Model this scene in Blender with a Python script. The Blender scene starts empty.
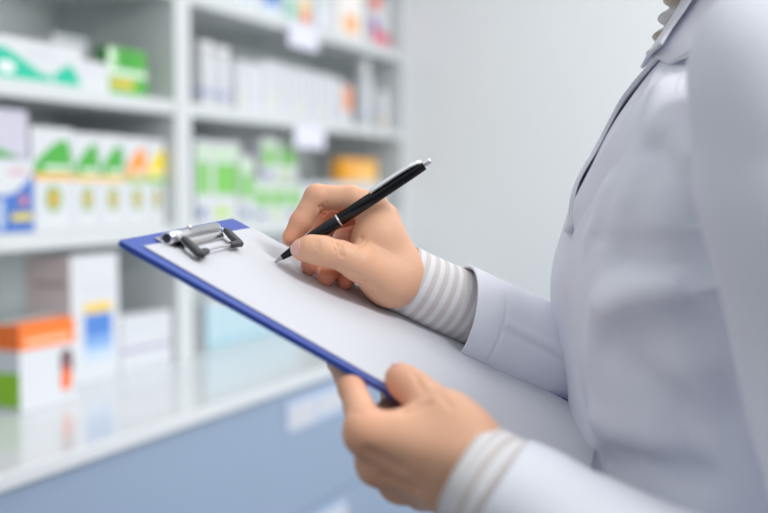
import bpy, bmesh, math, random
import numpy as np
from mathutils import Vector, Matrix

C = bpy.context.scene.collection
scene = bpy.context.scene
random.seed(7)

# ------------------------------------------------------------------ camera, sky, lamps, exposure
F_PX = 768 * 50.0 / 36.0
PITCH = math.atan(65.5 / F_PX)
CAM = Vector((0, 0, 1.40))
FW = Vector((0, math.cos(PITCH), -math.sin(PITCH)))
UP = Vector((0, math.sin(PITCH), math.cos(PITCH)))
RT = Vector((1, 0, 0))
cam_data = bpy.data.cameras.new('camera')
cam_data.lens = 50.0
cam_data.sensor_width = 36.0
cam_data.clip_start = 0.02
cam = bpy.data.objects.new('camera', cam_data)
C.objects.link(cam)
cam.location = CAM
cam.rotation_euler = (math.pi / 2 - PITCH, 0, 0)
cam_data.dof.use_dof = True
cam_data.dof.focus_distance = 0.785
cam_data.dof.aperture_fstop = 3.1
scene.camera = cam

world = bpy.data.worlds.new('world')
scene.world = world
world.use_nodes = True
wn = world.node_tree                       # soft room light: bright towards the ceiling, dim towards the floor
wtc = wn.nodes.new('ShaderNodeTexCoord'); wsp = wn.nodes.new('ShaderNodeSeparateXYZ')
wrp = wn.nodes.new('ShaderNodeValToRGB'); wmr = wn.nodes.new('ShaderNodeMapRange')
wn.links.new(wtc.outputs['Generated'], wsp.inputs[0])
wmr.inputs['From Min'].default_value = -1; wmr.inputs['From Max'].default_value = 1
wn.links.new(wsp.outputs['Z'], wmr.inputs['Value'])
wn.links.new(wmr.outputs[0], wrp.inputs[0])
cr = wrp.color_ramp
cr.elements[0].position = 0.30; cr.elements[0].color = (0.015, 0.016, 0.018, 1)
cr.elements[1].position = 0.85; cr.elements[1].color = (0.92, 0.96, 1.0, 1)
el = cr.elements.new(0.52); el.color = (0.34, 0.357, 0.38, 1)
wn.links.new(wrp.outputs[0], wn.nodes['Background'].inputs[0])
wn.nodes['Background'].inputs[1].default_value = 0.75

def area(name, loc, target, sx, sy, power, col=(1, 1, 1)):
    l = bpy.data.lights.new(name, 'AREA')
    l.shape = 'RECTANGLE'; l.size = sx; l.size_y = sy
    l.energy = power; l.color = col
    o = bpy.data.objects.new(name, l)
    C.objects.link(o)
    o.location = loc
    o.rotation_euler = (Vector(target) - Vector(loc)).to_track_quat('-Z', 'Y').to_euler()
    return o
area('ceiling_lamp_aisle', (0.35, 1.75, 2.75), (0.15, 1.6, 0), 1.3, 1.6, 6.5, (1.0, 0.985, 0.96))
area('ceiling_lamp_far', (1.0, 2.3, 2.75), (0.6, 2.3, 0.6), 0.9, 0.9, 5, (1.0, 0.985, 0.96))
area('ceiling_lamp_near', (0.95, 0.20, 2.50), (-0.05, 0.8, 1.3), 0.5, 0.5, 14.5, (1.0, 0.985, 0.96))

area('shelf_fill_light', (2.35, 1.75, 1.65), (-0.4, 2.9, 1.45), 2.0, 1.5, 36, (0.97, 0.985, 1.0))  # fill light added across the aisle to brighten the shelf interiors

scene.cycles.diffuse_bounces = 8
scene.cycles.max_bounces = 14

vs = scene.view_settings
vs.view_transform = 'Standard'
vs.look = 'None'
vs.gamma = 1.0
vs.use_curve_mapping = False
vs.exposure = 0.26

# ------------------------------------------------------------------ helpers
def camv(x, y, z):                       # camera axes (right, down, forward) to the world
    return CAM + RT * x - UP * y + FW * z

def P(px, py, z):                        # the point at depth z seen at a pixel
    return camv((px - 384) / F_PX * z, (py - 256.5) / F_PX * z, z)

def ray(px, py):
    return P(px, py, 1.0) - CAM

def hit(px, py, point, normal):
    r = ray(px, py)
    return CAM + r * ((Vector(point) - CAM).dot(normal) / r.dot(normal))

def srgb(r, g, b):
    def f(c):
        c /= 255.0
        return c / 12.92 if c <= 0.04045 else ((c + 0.055) / 1.055) ** 2.4
    return (f(r), f(g), f(b), 1)

def material(name, col, rough=0.5, metal=0.0, noise=0.0, noise_scale=40.0, bump=0.0, bump_scale=200.0,
             coat=0.0, sss=0.0, sss_r=(0.006, 0.002, 0.001), spec=0.5):
    m = bpy.data.materials.new(name)
    m.use_nodes = True
    nt = m.node_tree
    b = nt.nodes['Principled BSDF']
    b.inputs['Base Color'].default_value = col
    b.inputs['Roughness'].default_value = rough
    b.inputs['Metallic'].default_value = metal
    b.inputs['Specular IOR Level'].default_value = spec
    b.inputs['Coat Weight'].default_value = coat
    if sss:
        b.inputs['Subsurface Weight'].default_value = sss
        b.inputs['Subsurface Radius'].default_value = sss_r
        b.inputs['Subsurface Scale'].default_value = 1.0
    tc = nt.nodes.new('ShaderNodeTexCoord')
    if noise:
        n = nt.nodes.new('ShaderNodeTexNoise'); n.inputs['Scale'].default_value = noise_scale
        n.inputs['Detail'].default_value = 4
        nt.links.new(tc.outputs['Object'], n.inputs['Vector'])
        mx = nt.nodes.new('ShaderNodeMix'); mx.data_type = 'RGBA'
        mx.inputs[6].default_value = tuple(c * (1 - noise) for c in col[:3]) + (1,)
        mx.inputs[7].default_value = tuple(min(1, c * (1 + noise)) for c in col[:3]) + (1,)
        nt.links.new(n.outputs['Fac'], mx.inputs[0])
        nt.links.new(mx.outputs[2], b.inputs['Base Color'])
    if bump:
        n2 = nt.nodes.new('ShaderNodeTexNoise'); n2.inputs['Scale'].default_value = bump_scale
        n2.inputs['Detail'].default_value = 3
        nt.links.new(tc.outputs['Object'], n2.inputs['Vector'])
        bp = nt.nodes.new('ShaderNodeBump'); bp.inputs['Strength'].default_value = bump
        bp.inputs['Distance'].default_value = 0.001
        nt.links.new(n2.outputs['Fac'], bp.inputs['Height'])
        nt.links.new(bp.outputs['Normal'], b.inputs['Normal'])
    return m

def skin_material():
    m = material('skin', srgb(228, 177, 145), rough=0.45, noise=0.05, noise_scale=55, bump=0.22, bump_scale=900,
                 sss=0.12, spec=0.35)
    nt = m.node_tree
    b = nt.nodes['Principled BSDF']
    src = b.inputs['Base Color'].links[0].from_socket
    at = nt.nodes.new('ShaderNodeAttribute'); at.attribute_name = 'redness'
    mx = nt.nodes.new('ShaderNodeMix'); mx.data_type = 'RGBA'
    mx.inputs[7].default_value = srgb(222, 140, 112)
    nt.links.new(at.outputs['Fac'], mx.inputs[0])
    nt.links.new(src, mx.inputs[6])
    nt.links.new(mx.outputs[2], b.inputs['Base Color'])
    return m

def stripe_material(name, base, stripe, period, duty, soft=0.12):
    m = material(name, base, rough=0.8, bump=0.3, bump_scale=900)
    nt = m.node_tree
    b = nt.nodes['Principled BSDF']
    uv = nt.nodes.new('ShaderNodeUVMap')
    sp = nt.nodes.new('ShaderNodeSeparateXYZ')
    nt.links.new(uv.outputs['UV'], sp.inputs[0])
    mu = nt.nodes.new('ShaderNodeMath'); mu.operation = 'DIVIDE'; mu.inputs[1].default_value = period
    nt.links.new(sp.outputs['Y'], mu.inputs[0])
    fr = nt.nodes.new('ShaderNodeMath'); fr.operation = 'PINGPONG'; fr.inputs[1].default_value = 0.5
    nt.links.new(mu.outputs[0], fr.inputs[0])
    mr = nt.nodes.new('ShaderNodeMapRange')
    mr.inputs['From Min'].default_value = duty / 2 - soft / 2
    mr.inputs['From Max'].default_value = duty / 2 + soft / 2
    nt.links.new(fr.outputs[0], mr.inputs['Value'])
    # fine cross threads inside the stripe
    mx = nt.nodes.new('ShaderNodeMix'); mx.data_type = 'RGBA'
    mx.inputs[6].default_value = stripe
    mx.inputs[7].default_value = base
    nt.links.new(mr.outputs[0], mx.inputs[0])
    nt.links.new(mx.outputs[2], b.inputs['Base Color'])
    return m

M = {}
M['white_laminate'] = material('white_laminate', srgb(208, 212, 213), 0.35, noise=0.015, noise_scale=6)
M['back_panel'] = material('back_panel_grey', srgb(214, 221, 220), 0.6, noise=0.02, noise_scale=5)
M['worktop'] = material('worktop_gloss', srgb(214, 218, 221), 0.17, noise=0.01, noise_scale=5, coat=0.15)
M['blue_front'] = material('blue_front', srgb(143, 161, 186), 0.4, noise=0.015, noise_scale=4)
M['seam'] = material('dark_seam', srgb(90, 112, 150), 0.6)
M['wall'] = material('wall_paint', srgb(232, 235, 237), 0.85, noise=0.01, noise_scale=3, bump=0.1, bump_scale=60)
M['floor'] = material('floor_vinyl', srgb(112, 114, 118), 0.4, noise=0.05, noise_scale=8)
M['paper'] = material('paper', srgb(200, 202, 209), 0.7, bump=0.05, bump_scale=500)
M['blue_board'] = material('blue_board', srgb(50, 80, 170), 0.38, noise=0.03, noise_scale=60, bump=0.15, bump_scale=700)
M['chrome'] = material('chrome', srgb(228, 228, 230), 0.28, 1.0)
M['steel'] = material('brushed_steel', srgb(190, 190, 192), 0.3, 1.0, bump=0.1, bump_scale=400)
M['black_plastic'] = material('black_plastic', srgb(12, 12, 17), 0.2, spec=0.35)
M['black_rubber'] = material('black_rubber', srgb(48, 50, 56), 0.5)
M['skin'] = skin_material()
M['nail'] = material('nail', srgb(232, 178, 165), 0.22, noise=0.03, noise_scale=90, sss=0.1)
M['coat'] = material('coat_cloth', srgb(226, 228, 237), 0.85, noise=0.015, noise_scale=14, bump=0.35, bump_scale=1100)
M['coat_inside'] = material('coat_inside', srgb(190, 190, 212), 0.85, bump=0.3, bump_scale=1100)
M['shirt'] = stripe_material('shirt_stripes', srgb(228, 227, 229), srgb(209, 202, 200), 0.0078, 0.52)
M['shirt_dark'] = material('shirt_shadow_cloth', srgb(140, 136, 138), 0.85, noise=0.3, noise_scale=300)
M['hair'] = material('hair', srgb(70, 48, 36), 0.45, noise=0.3, noise_scale=90)
M['trouser'] = material('trouser_cloth', srgb(60, 66, 84), 0.85, noise=0.05, bump=0.3, bump_scale=700)
M['shoe'] = material('shoe_leather', srgb(225, 225, 228), 0.4)
M['eye_white'] = material('eye_white', srgb(235, 235, 235), 0.2)
M['lip'] = material('lip', srgb(196, 110, 102), 0.4)

def link(name, mesh, parent=None):
    o = bpy.data.objects.new(name, mesh)
    C.objects.link(o)
    if parent is not None:
        o.parent = parent
    return o

def tag(o, label=None, cat=None, group=None, kind=None):
    if label: o['label'] = label
    if cat: o['category'] = cat
    if group: o['group'] = group
    if kind: o['kind'] = kind
    return o

def thing(name, label, cat, loc=(0, 0, 0), rot=(0, 0, 0), group=None):
    o = bpy.data.objects.new(name, None)
    o.empty_display_size = 0.02
    C.objects.link(o)
    o.location = loc
    o.rotation_euler = rot
    return tag(o, label, cat, group)

def obj(name, bm, mats, parent=None, smooth=False, world=False):
    me = bpy.data.meshes.new(name)
    bmesh.ops.recalc_face_normals(bm, faces=bm.faces[:])
    bm.to_mesh(me); bm.free()
    for m in (mats if isinstance(mats, (list, tuple)) else [mats]):
        me.materials.append(m)
    if smooth:
        for p in me.polygons: p.use_smooth = True
    o = link(name, me, parent)
    if world and parent is not None:        # vertices were given in world space
        o.matrix_parent_inverse = world_matrix(parent).inverted()
    return o

def world_matrix(o):
    m = Matrix.LocRotScale(o.location, o.rotation_euler, o.scale)
    if o.parent is not None:
        m = world_matrix(o.parent) @ o.matrix_parent_inverse @ m
    return m

def np_mesh(name, verts, faces, mats, parent=None, smooth=True, uvs=None, world=True):
    me = bpy.data.meshes.new(name)
    me.from_pydata([tuple(v) for v in verts], [], [tuple(int(i) for i in f) for f in faces])
    for m in (mats if isinstance(mats, (list, tuple)) else [mats]):
        me.materials.append(m)
    if smooth:
        me.polygons.foreach_set('use_smooth', [True] * len(me.polygons))
    if uvs is not None:
        uvl = me.uv_layers.new(name='UVMap')
        li = np.zeros(len(me.loops), dtype=np.int32)
        me.loops.foreach_get('vertex_index', li)
        uvl.data.foreach_set('uv', np.asarray(uvs, dtype=np.float32)[li].ravel())
    me.update()
    bm = bmesh.new(); bm.from_mesh(me)
    bmesh.ops.recalc_face_normals(bm, faces=bm.faces[:])
    bm.to_mesh(me); bm.free()
    o = link(name, me, parent)
    if world and parent is not None:
        o.matrix_parent_inverse = world_matrix(parent).inverted()
    return o

def box(bm, lo, hi, mat=0, bevel=0.0, M4=None):
    co = [(x, y, z) for x in (lo[0], hi[0]) for y in (lo[1], hi[1]) for z in (lo[2], hi[2])]
    vs_ = [bm.verts.new(c) for c in co]
    fs = [(0, 1, 3, 2), (4, 6, 7, 5), (0, 4, 5, 1), (2, 3, 7, 6), (0, 2, 6, 4), (1, 5, 7, 3)]
    faces = [bm.faces.new([vs_[i] for i in f]) for f in fs]
    for f in faces: f.material_index = mat
    if bevel:
        ed = list({e for f in faces for e in f.edges})
        r = bmesh.ops.bevel(bm, geom=ed, offset=bevel, segments=2, profile=0.5, affect='EDGES')
        for f in r['faces']: f.material_index = mat
    if M4 is not None:
        allv = {v for v in bm.verts if v.is_valid}
        bmesh.ops.transform(bm, matrix=M4, verts=list(allv))

def lathe(bm, prof, n=32, mat=0, M4=Matrix.Identity(4)):
    rings = []
    for r, z in prof:
        if r < 1e-6:
            rings.append([bm.verts.new(M4 @ Vector((0, 0, z)))])
        else:
            rings.append([bm.verts.new(M4 @ Vector((r * math.cos(2 * math.pi * i / n), r * math.sin(2 * math.pi * i / n), z))) for i in range(n)])
    for a, b in zip(rings, rings[1:]):
        for i in range(n):
            j = (i + 1) % n
            if len(a) == 1 and len(b) == 1: continue
            if len(a) == 1: f = bm.faces.new([a[0], b[i], b[j]])
            elif len(b) == 1: f = bm.faces.new([a[i], a[j], b[0]])
            else: f = bm.faces.new([a[i], a[j], b[j], b[i]])
            f.material_index = mat; f.smooth = True

def frame(origin, z, x=None):            # matrix whose local Z runs along z
    z = Vector(z).normalized()
    x = Vector(x) if x is not None else (Vector((0, 0, 1)) if abs(z.z) < 0.9 else Vector((1, 0, 0)))
    x = (x - z * x.dot(z)).normalized()
    y = z.cross(x)
    m = Matrix((x, y, z)).transposed().to_4x4()
    m.translation = Vector(origin)
    return m

def catmull(pts, n, power=1.0):
    pts = np.asarray(pts, dtype=float)
    m = len(pts)
    ext = np.vstack([2 * pts[0] - pts[1], pts, 2 * pts[-1] - pts[-2]])
    out = []
    for t in np.linspace(0, 1, n) ** power * (m - 1):
        i = min(int(t), m - 2); f = t - i
        p0, p1, p2, p3 = ext[i:i + 4]
        out.append(0.5 * ((2 * p1) + (-p0 + p2) * f + (2 * p0 - 5 * p1 + 4 * p2 - p3) * f ** 2 + (-p0 + 3 * p1 - 3 * p2 + p3) * f ** 3))
    return np.array(out)

def wire_tube(bm, pts, r, n=10, mat=0, samples=None):
    pts = [Vector(p) for p in (catmull([list(p) for p in pts], samples) if samples else pts)]
    rings = []
    ref = None
    for i, p in enumerate(pts):
        t = (pts[min(i + 1, len(pts) - 1)] - pts[max(i - 1, 0)]).normalized()
        if ref is None: ref = t.orthogonal().normalized()
        ref = (ref - t * ref.dot(t)).normalized()
        b = t.cross(ref)
        rings.append([bm.verts.new(p + (ref * math.cos(2 * math.pi * k / n) + b * math.sin(2 * math.pi * k / n)) * r) for k in range(n)])
    for a, b in zip(rings, rings[1:]):
        for i in range(n):
            j = (i + 1) % n
            f = bm.faces.new([a[i], a[j], b[j], b[i]]); f.material_index = mat; f.smooth = True
    for rg in (rings[0], rings[-1]):
        f = bm.faces.new(rg); f.material_index = mat

# cloth tube: path of (point, radius a, radius b), a lies along ref; hollow opening at the start
def sleeve_tube(name, path, ref, mat, parent, ns=60, nc=72, offs=None, thick=0.0022, lip=0.03, cap_end=True, v0=0.0, shear=0.0, power=1.0):
    pos = catmull([list(p[0]) for p in path], ns, power)
    rad = catmull([[p[1], p[2]] for p in path], ns, power)
    ref = np.array(ref, dtype=float)
    th = np.linspace(0, 2 * math.pi, nc, endpoint=False)
    tang = np.gradient(pos, axis=0)
    tang /= np.linalg.norm(tang, axis=1)[:, None]
    L = np.concatenate([[0], np.cumsum(np.linalg.norm(np.diff(pos, axis=0), axis=1))])
    def ring(i, dr, shift=0.0):
        t = tang[i]
        a = ref - t * ref.dot(t); a /= np.linalg.norm(a)
        b = np.cross(t, a)
        ra, rb = rad[i] + dr
        extra = np.zeros(nc) if offs is None else offs(th, L[i], pos[i], a, b)
        sh = np.outer(np.cos(th) * shear * math.exp(-(L[i] / 0.03) ** 2), t)
        return pos[i] + t * shift + sh + np.outer((ra + extra) * np.cos(th), a) + np.outer((rb + extra) * np.sin(th), b)
    rings, vv = [], []
    k = max(2, int(np.searchsorted(L, lip)))
    for i in range(k, -1, -1):
        rings.append(ring(i, -thick)); vv.append(L[i] + v0)
    rings.append(ring(0, -thick * 0.5, -thick * 0.4)); vv.append(v0)
    for i in range(ns):
        rings.append(ring(i, 0)); vv.append(L[i] + v0)
    V = np.concatenate(rings)
    uv = np.concatenate([np.stack([th / (2 * math.pi), np.full(nc, v)], 1) for v in vv])
    Fc = []
    for r in range(len(rings) - 1):
        for c in range(nc):
            d = (c + 1) % nc
            Fc.append((r * nc + c, r * nc + d, (r + 1) * nc + d, (r + 1) * nc + c))
    if cap_end:
        Fc.append(tuple((len(rings) - 1) * nc + c for c in range(nc)))
    me = bpy.data.meshes.new(name)
    me.from_pydata([tuple(v) for v in V], [], Fc)
    me.materials.append(mat)
    me.polygons.foreach_set('use_smooth', [True] * len(me.polygons))
    uvl = me.uv_layers.new(name='UVMap')
    li = np.zeros(len(me.loops), dtype=np.int32)
    me.loops.foreach_get('vertex_index', li)
    uvl.data.foreach_set('uv', uv[li].astype(np.float32).ravel())
    bm = bmesh.new(); bm.from_mesh(me); bmesh.ops.recalc_face_normals(bm, faces=bm.faces[:]); bm.to_mesh(me); bm.free()
    o = link(name, me, parent)
    if parent is not None: o.matrix_parent_inverse = world_matrix(parent).inverted()
    return o

# ---- signed distance shapes and a surface-nets mesher for organic bodies
def smin(a, b, k):
    h = np.clip(0.5 + 0.5 * (b - a) / k, 0, 1)
    return b * (1 - h) + a * h - k * h * (1 - h)

def cone(p, a, b, ra, rb):
    a = np.asarray(a, float); b = np.asarray(b, float)
    ab = b - a
    t = np.clip(((p - a) @ ab) / max(ab @ ab, 1e-12), 0, 1)
    return np.linalg.norm(p - a - t[..., None] * ab, axis=-1) - (ra + (rb - ra) * t)

def ellipsoid(p, c, axes, radii):
    q = (p - np.asarray(c, float)) @ np.asarray(axes, float).T
    r = np.asarray(radii, float)
    k0 = np.linalg.norm(q / r, axis=-1)
    k1 = np.linalg.norm(q / (r * r), axis=-1)
    return k0 * (k0 - 1.0) / np.maximum(k1, 1e-9)

def chain(p, pts, k):
    d = None
    for (a, ra), (b, rb) in zip(pts, pts[1:]):
        c = cone(p, a, b, ra, rb)
        d = c if d is None else smin(d, c, k)
    return d

def surface_nets(fn, lo, hi, step):
    lo = np.asarray(lo, float); hi = np.asarray(hi, float)
    n = np.maximum(np.ceil((hi - lo) / step).astype(int) + 1, 3)
    ax = [lo[i] + step * np.arange(n[i]) for i in range(3)]
    V = np.empty(tuple(n), dtype=np.float32)
    for i0 in range(0, n[0], 16):
        g = np.stack(np.meshgrid(ax[0][i0:i0 + 16], ax[1], ax[2], indexing='ij'), -1)
        V[i0:i0 + 16] = fn(g)
    S = V < 0
    cs = S[:-1, :-1, :-1].astype(np.int8)
    tot = np.zeros_like(cs)
    for dx in (0, 1):
        for dy in (0, 1):
            for dz in (0, 1):
                tot += S[dx:n[0] - 1 + dx, dy:n[1] - 1 + dy, dz:n[2] - 1 + dz]
    act = (tot > 0) & (tot < 8)
    idx = -np.ones(act.shape, dtype=np.int64)
    ii = np.argwhere(act)
    idx[act] = np.arange(len(ii))
    acc = np.zeros((len(ii), 3)); cnt = np.zeros(len(ii))
    for axis in range(3):
        o1, o2 = [a for a in range(3) if a != axis]
        for u in (0, 1):
            for v in (0, 1):
                a = ii.copy(); a[:, o1] += u; a[:, o2] += v
                b = a.copy(); b[:, axis] += 1
                va = V[a[:, 0], a[:, 1], a[:, 2]]; vb = V[b[:, 0], b[:, 1], b[:, 2]]
                cr = (va < 0) != (vb < 0)
                t = np.where(cr, va / np.where(cr, va - vb, 1), 0)
                pnt = a.astype(float); pnt[:, axis] += t
                acc[cr] += pnt[cr]; cnt[cr] += 1
    verts = lo + step * acc / cnt[:, None]
    faces = []
    for axis in range(3):
        o1, o2 = [(1, 2), (2, 0), (0, 1)][axis]
        sl_a = [slice(None)] * 3; sl_b = [slice(None)] * 3
        sl_a[axis] = slice(0, -1); sl_b[axis] = slice(1, None)
        A = S[tuple(sl_a)]; B = S[tuple(sl_b)]
        e = np.argwhere(A != B)
        ok = (e[:, o1] > 0) & (e[:, o2] > 0) & (e[:, o1] < n[o1] - 1) & (e[:, o2] < n[o2] - 1)
        e = e[ok]
        def cell(d1, d2):
            c = e.copy(); c[:, o1] -= d1; c[:, o2] -= d2
            return idx[c[:, 0], c[:, 1], c[:, 2]]
        q = np.stack([cell(1, 1), cell(0, 1), cell(0, 0), cell(1, 0)], 1)
        flip = ~A[e[:, 0], e[:, 1], e[:, 2]]
        q[flip] = q[flip][:, ::-1]
        faces.append(q)
    faces = np.concatenate(faces)
    return verts, faces

def smooth_verts(V, Fq, it=2, lam=0.5):
    e = np.concatenate([Fq[:, [0, 1]], Fq[:, [1, 2]], Fq[:, [2, 3]], Fq[:, [3, 0]]])
    e = np.concatenate([e, e[:, ::-1]])
    for _ in range(it):
        s = np.zeros_like(V); c = np.zeros(len(V))
        np.add.at(s, e[:, 0], V[e[:, 1]]); np.add.at(c, e[:, 0], 1)
        V = V + lam * (s / np.maximum(c, 1)[:, None] - V)
    return V

def vnormals(V, Fq):
    n = np.cross(V[Fq[:, 2]] - V[Fq[:, 0]], V[Fq[:, 3]] - V[Fq[:, 1]])
    N = np.zeros_like(V)
    for k in range(4): np.add.at(N, Fq[:, k], n)
    return N / np.maximum(np.linalg.norm(N, axis=1), 1e-12)[:, None]

def seg_dist(V, a, b):
    a = np.asarray(a, float); b = np.asarray(b, float); ab = b - a
    t = np.clip(((V - a) @ ab) / (ab @ ab), 0, 1)
    return np.linalg.norm(V - a - t[:, None] * ab, axis=1)

def arr(v): return np.array(v[:], dtype=float)

# ------------------------------------------------------------------ setting: shelving wall, base drawers, end wall, floor
DIR = Vector((0.4068, 0.9135, 0))            # along the run of shelves, away from the camera
INW = Vector((-0.9135, 0.4068, 0))           # into the shelves
S0 = Vector(((190 - 384) / F_PX * 2.5, 2.5, 0))
ROTZ = math.atan2(DIR.y, DIR.x)              # local x = along the run, local y = into the shelf
def SW(s, t, h): return S0 + DIR * s + INW * t + Vector((0, 0, h))
def s_at(px, t=0.0):                         # position along the run of what is seen at column px
    q = hit(px, 191, SW(0, t, 0), INW)
    return (q - S0).dot(DIR)
def h_at(px, py, t=0.0):
    return hit(px, py, SW(0, t, 0), INW).z

H_TOP = 1.004                                 # worktop height
S_LEFT, S_MID0, S_MID1, S_END = -1.95, -0.052, 0.010, 1.30
DEPTH = 0.36
SHELVES = [(1.838, 1.872), (1.575, 1.606), (1.287, 1.3215)]

def shelving(name, label, s0, s1):
    pt = 0.030
    u = thing(name, label, 'shelving unit', SW(s0, 0, H_TOP), (0, 0, ROTZ))
    w = s1 - s0
    top = 2.42 - H_TOP
    for a in (0, w - pt):
        bm = bmesh.new(); box(bm, (a, 0, 0), (a + pt, DEPTH, top), 0, 0.0015)
        obj('side_panel', bm, M['white_laminate'], u)
    bm = bmesh.new(); box(bm, (pt, DEPTH - 0.012, 0), (w - pt, DEPTH, top), 0)
    obj('back_panel', bm, M['back_panel'], u)
    for lo, hi in SHELVES + [(2.13, 2.16), (2.39, 2.42)]:
        bm = bmesh.new(); box(bm, (pt, 0.004, lo - H_TOP), (w - pt, DEPTH - 0.012, hi - H_TOP), 0, 0.002)
        obj('shelf', bm, M['white_laminate'], u)
    return u
shelving('shelving_unit', 'white shelving unit at left, holding teal, blue and orange medicine cartons', S_LEFT, -0.0215)
shelving('shelving_unit', 'white shelving unit against the end wall with white bottles and green cartons', -0.0205, S_END)

T_W = -0.345                                     # front edge of the deep worktop
wt = thing('worktop', 'glossy white worktop running along above the pale blue drawers', 'worktop', SW(S_LEFT, T_W, H_TOP), (0, 0, ROTZ))
bm = bmesh.new(); box(bm, (0, 0, -0.026), (S_END - S_LEFT, DEPTH - T_W, 0), 0, 0.003)
obj('slab', bm, M['worktop'], wt)

# drawer units below, each about as wide as a bay
def drawers(label, s0, s1, first):
    u = thing('drawer_unit', label, 'drawer unit', SW(s0, T_W + 0.012, 0), (0, 0, ROTZ))
    w = s1 - s0
    bm = bmesh.new(); box(bm, (0, 0.018, 0.08), (w, 0.66, H_TOP - 0.027), 0)
    obj('carcass', bm, M['seam'], u)
    bm = bmesh.new(); box(bm, (0, 0.06, 0), (w, 0.64, 0.079), 0)
    obj('plinth', bm, M['white_laminate'], u)
    zt = H_TOP - 0.031
    for hh in (0.28, 0.28, 0.28):
        bm = bmesh.new(); box(bm, (0.002, 0, zt - hh + 0.003), (w - 0.002, 0.018, zt), 0, 0.0015)
        d = obj('drawer', bm, M['blue_front'], u)
        for lx in first:
            bm = bmesh.new()
            box(bm, (lx, -0.004, zt - 0.088), (lx + 0.28, 0.0, zt - 0.022), 0, 0.001)
            box(bm, (lx + 0.012, -0.0046, zt - 0.083), (lx + 0.125, -0.004, zt - 0.032), 1)
            box(bm, (lx + 0.145, -0.0046, zt - 0.075), (lx + 0.285, -0.004, zt - 0.036), 1)
            obj('label_holder', bm, [M['holder'], M['paper']], d)
        zt -= hh
    return u
M['holder'] = material('label_holder_plastic', srgb(186, 202, 226), 0.25)
s_l = s_at(284, T_W + 0.012)
S_DR = s_at(-30, T_W + 0.012)
drawers('pale blue drawer unit under the left part of the worktop', S_LEFT, S_DR - 0.001, [])
drawers('wide pale blue drawer unit with white label holders, below the fingers of the hand', S_DR + 0.001, S_END, [s_l - S_DR])

def struct(name, bm, mat):
    o = obj(name, bm, mat); o['kind'] = 'structure'; return o
MR = Matrix.Translation(S0) @ Matrix.Rotation(ROTZ, 4, 'Z')
bm = bmesh.new(); box(bm, (S_END + 0.003, -3.2, -0.02), (S_END + 0.12, DEPTH + 0.15, 2.95), 0, 0, MR)
struct('wall_end', bm, M['wall'])
bm = bmesh.new(); box(bm, (S_LEFT - 1.2, DEPTH + 0.005, -0.02), (S_END + 0.003, DEPTH + 0.12, 2.95), 0, 0, MR)
struct('wall_behind', bm, M['wall'])
bm = bmesh.new(); box(bm, (-4.0, -3.2, -0.12), (S_END + 0.12, DEPTH + 0.15, 0), 0, 0, MR)
struct('floor', bm, M['floor'])

# ------------------------------------------------------------------ cartons and bottles on the shelves
CM = {}
def cm(r, g, b):
    k = (r, g, b)
    if k not in CM: CM[k] = material('carton_ink', srgb(r, g, b), 0.4, noise=0.01, noise_scale=20)
    return CM[k]
WHITE = (212, 215, 219)

def carton(name, label, s, t, base, w, d, h, body=WHITE, front=(), side=(), rot=0.0, group=None, cat='carton', top=None):
    """upright carton: front faces the aisle, side faces back towards the camera; prints are (colour, [(x, z) in 0..1])"""
    mats, idx = [], {}
    def mi(c):
        if c not in idx: idx[c] = len(mats); mats.append(cm(*c))
        return idx[c]
    bm = bmesh.new()
    box(bm, (0, 0, 0), (w, d, h), mi(body), min(0.0012, w * 0.04))
    # closing flap: a thin lip along the top front edge
    box(bm, (w * 0.04, 0.0008, h), (w * 0.96, d * 0.5, h + 0.0006), mi(top or body))
    def put(c, pts, f):
        vv = [bm.verts.new(f(x, z)) for x, z in pts]
        fc = bm.faces.new(vv); fc.material_index = mi(c)
        ex = bmesh.ops.extrude_face_region(bm, geom=[fc])
        off = f(0, 0) - f2(0, 0)
        bmesh.ops.translate(bm, verts=[v for v in ex['geom'] if isinstance(v, bmesh.types.BMVert)], vec=off)
    for k, (c, pts) in enumerate(front):
        e = 0.0002 + 0.0001 * k
        f = lambda x, z: Vector((x * w, -e, z * h)); f2 = lambda x, z: Vector((x * w, 0, z * h))
        put(c, pts, f)
    for k, (c, pts) in enumerate(side):
        e = 0.0002 + 0.0001 * k
        f = lambda x, z: Vector((-e, (1 - x) * d, z * h)); f2 = lambda x, z: Vector((0, (1 - x) * d, z * h))
        put(c, pts, f)
    o = obj(name, bm, mats)
    o.location = SW(s, t, base)
    o.rotation_euler = (0, 0, ROTZ + rot)
    return tag(o, label, cat, group)

def R(x0, z0, x1, z1): return [(x0, z0), (x1, z0), (x1, z1), (x0, z1)]
def OV(cx, cz, rx, rz, n=18): return [(cx + rx * math.cos(2 * math.pi * i / n), cz + rz * math.sin(2 * math.pi * i / n)) for i in range(n)]
GREEN, TEAL, ORANGE, YEL, BLUE, GREYT = (72, 170, 62), (20, 190, 155), (240, 130, 40), (245, 205, 30), (70, 120, 200), (205, 207, 215)

def cpx(name, label, x0, x1, ytop, base, d, t=0.03, **k):   # carton whose front spans columns x0..x1, its top at ytop
    s0, s1 = s_at(x0, t), s_at(x1, t)
    h = h_at(x0, ytop, t) - base - 0.001
    return carton(name, label, s0, t, base + 0.0005, s1 - s0, d, h, **k)

B1, B2, BT = 1.606, 1.3215, H_TOP
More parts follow.
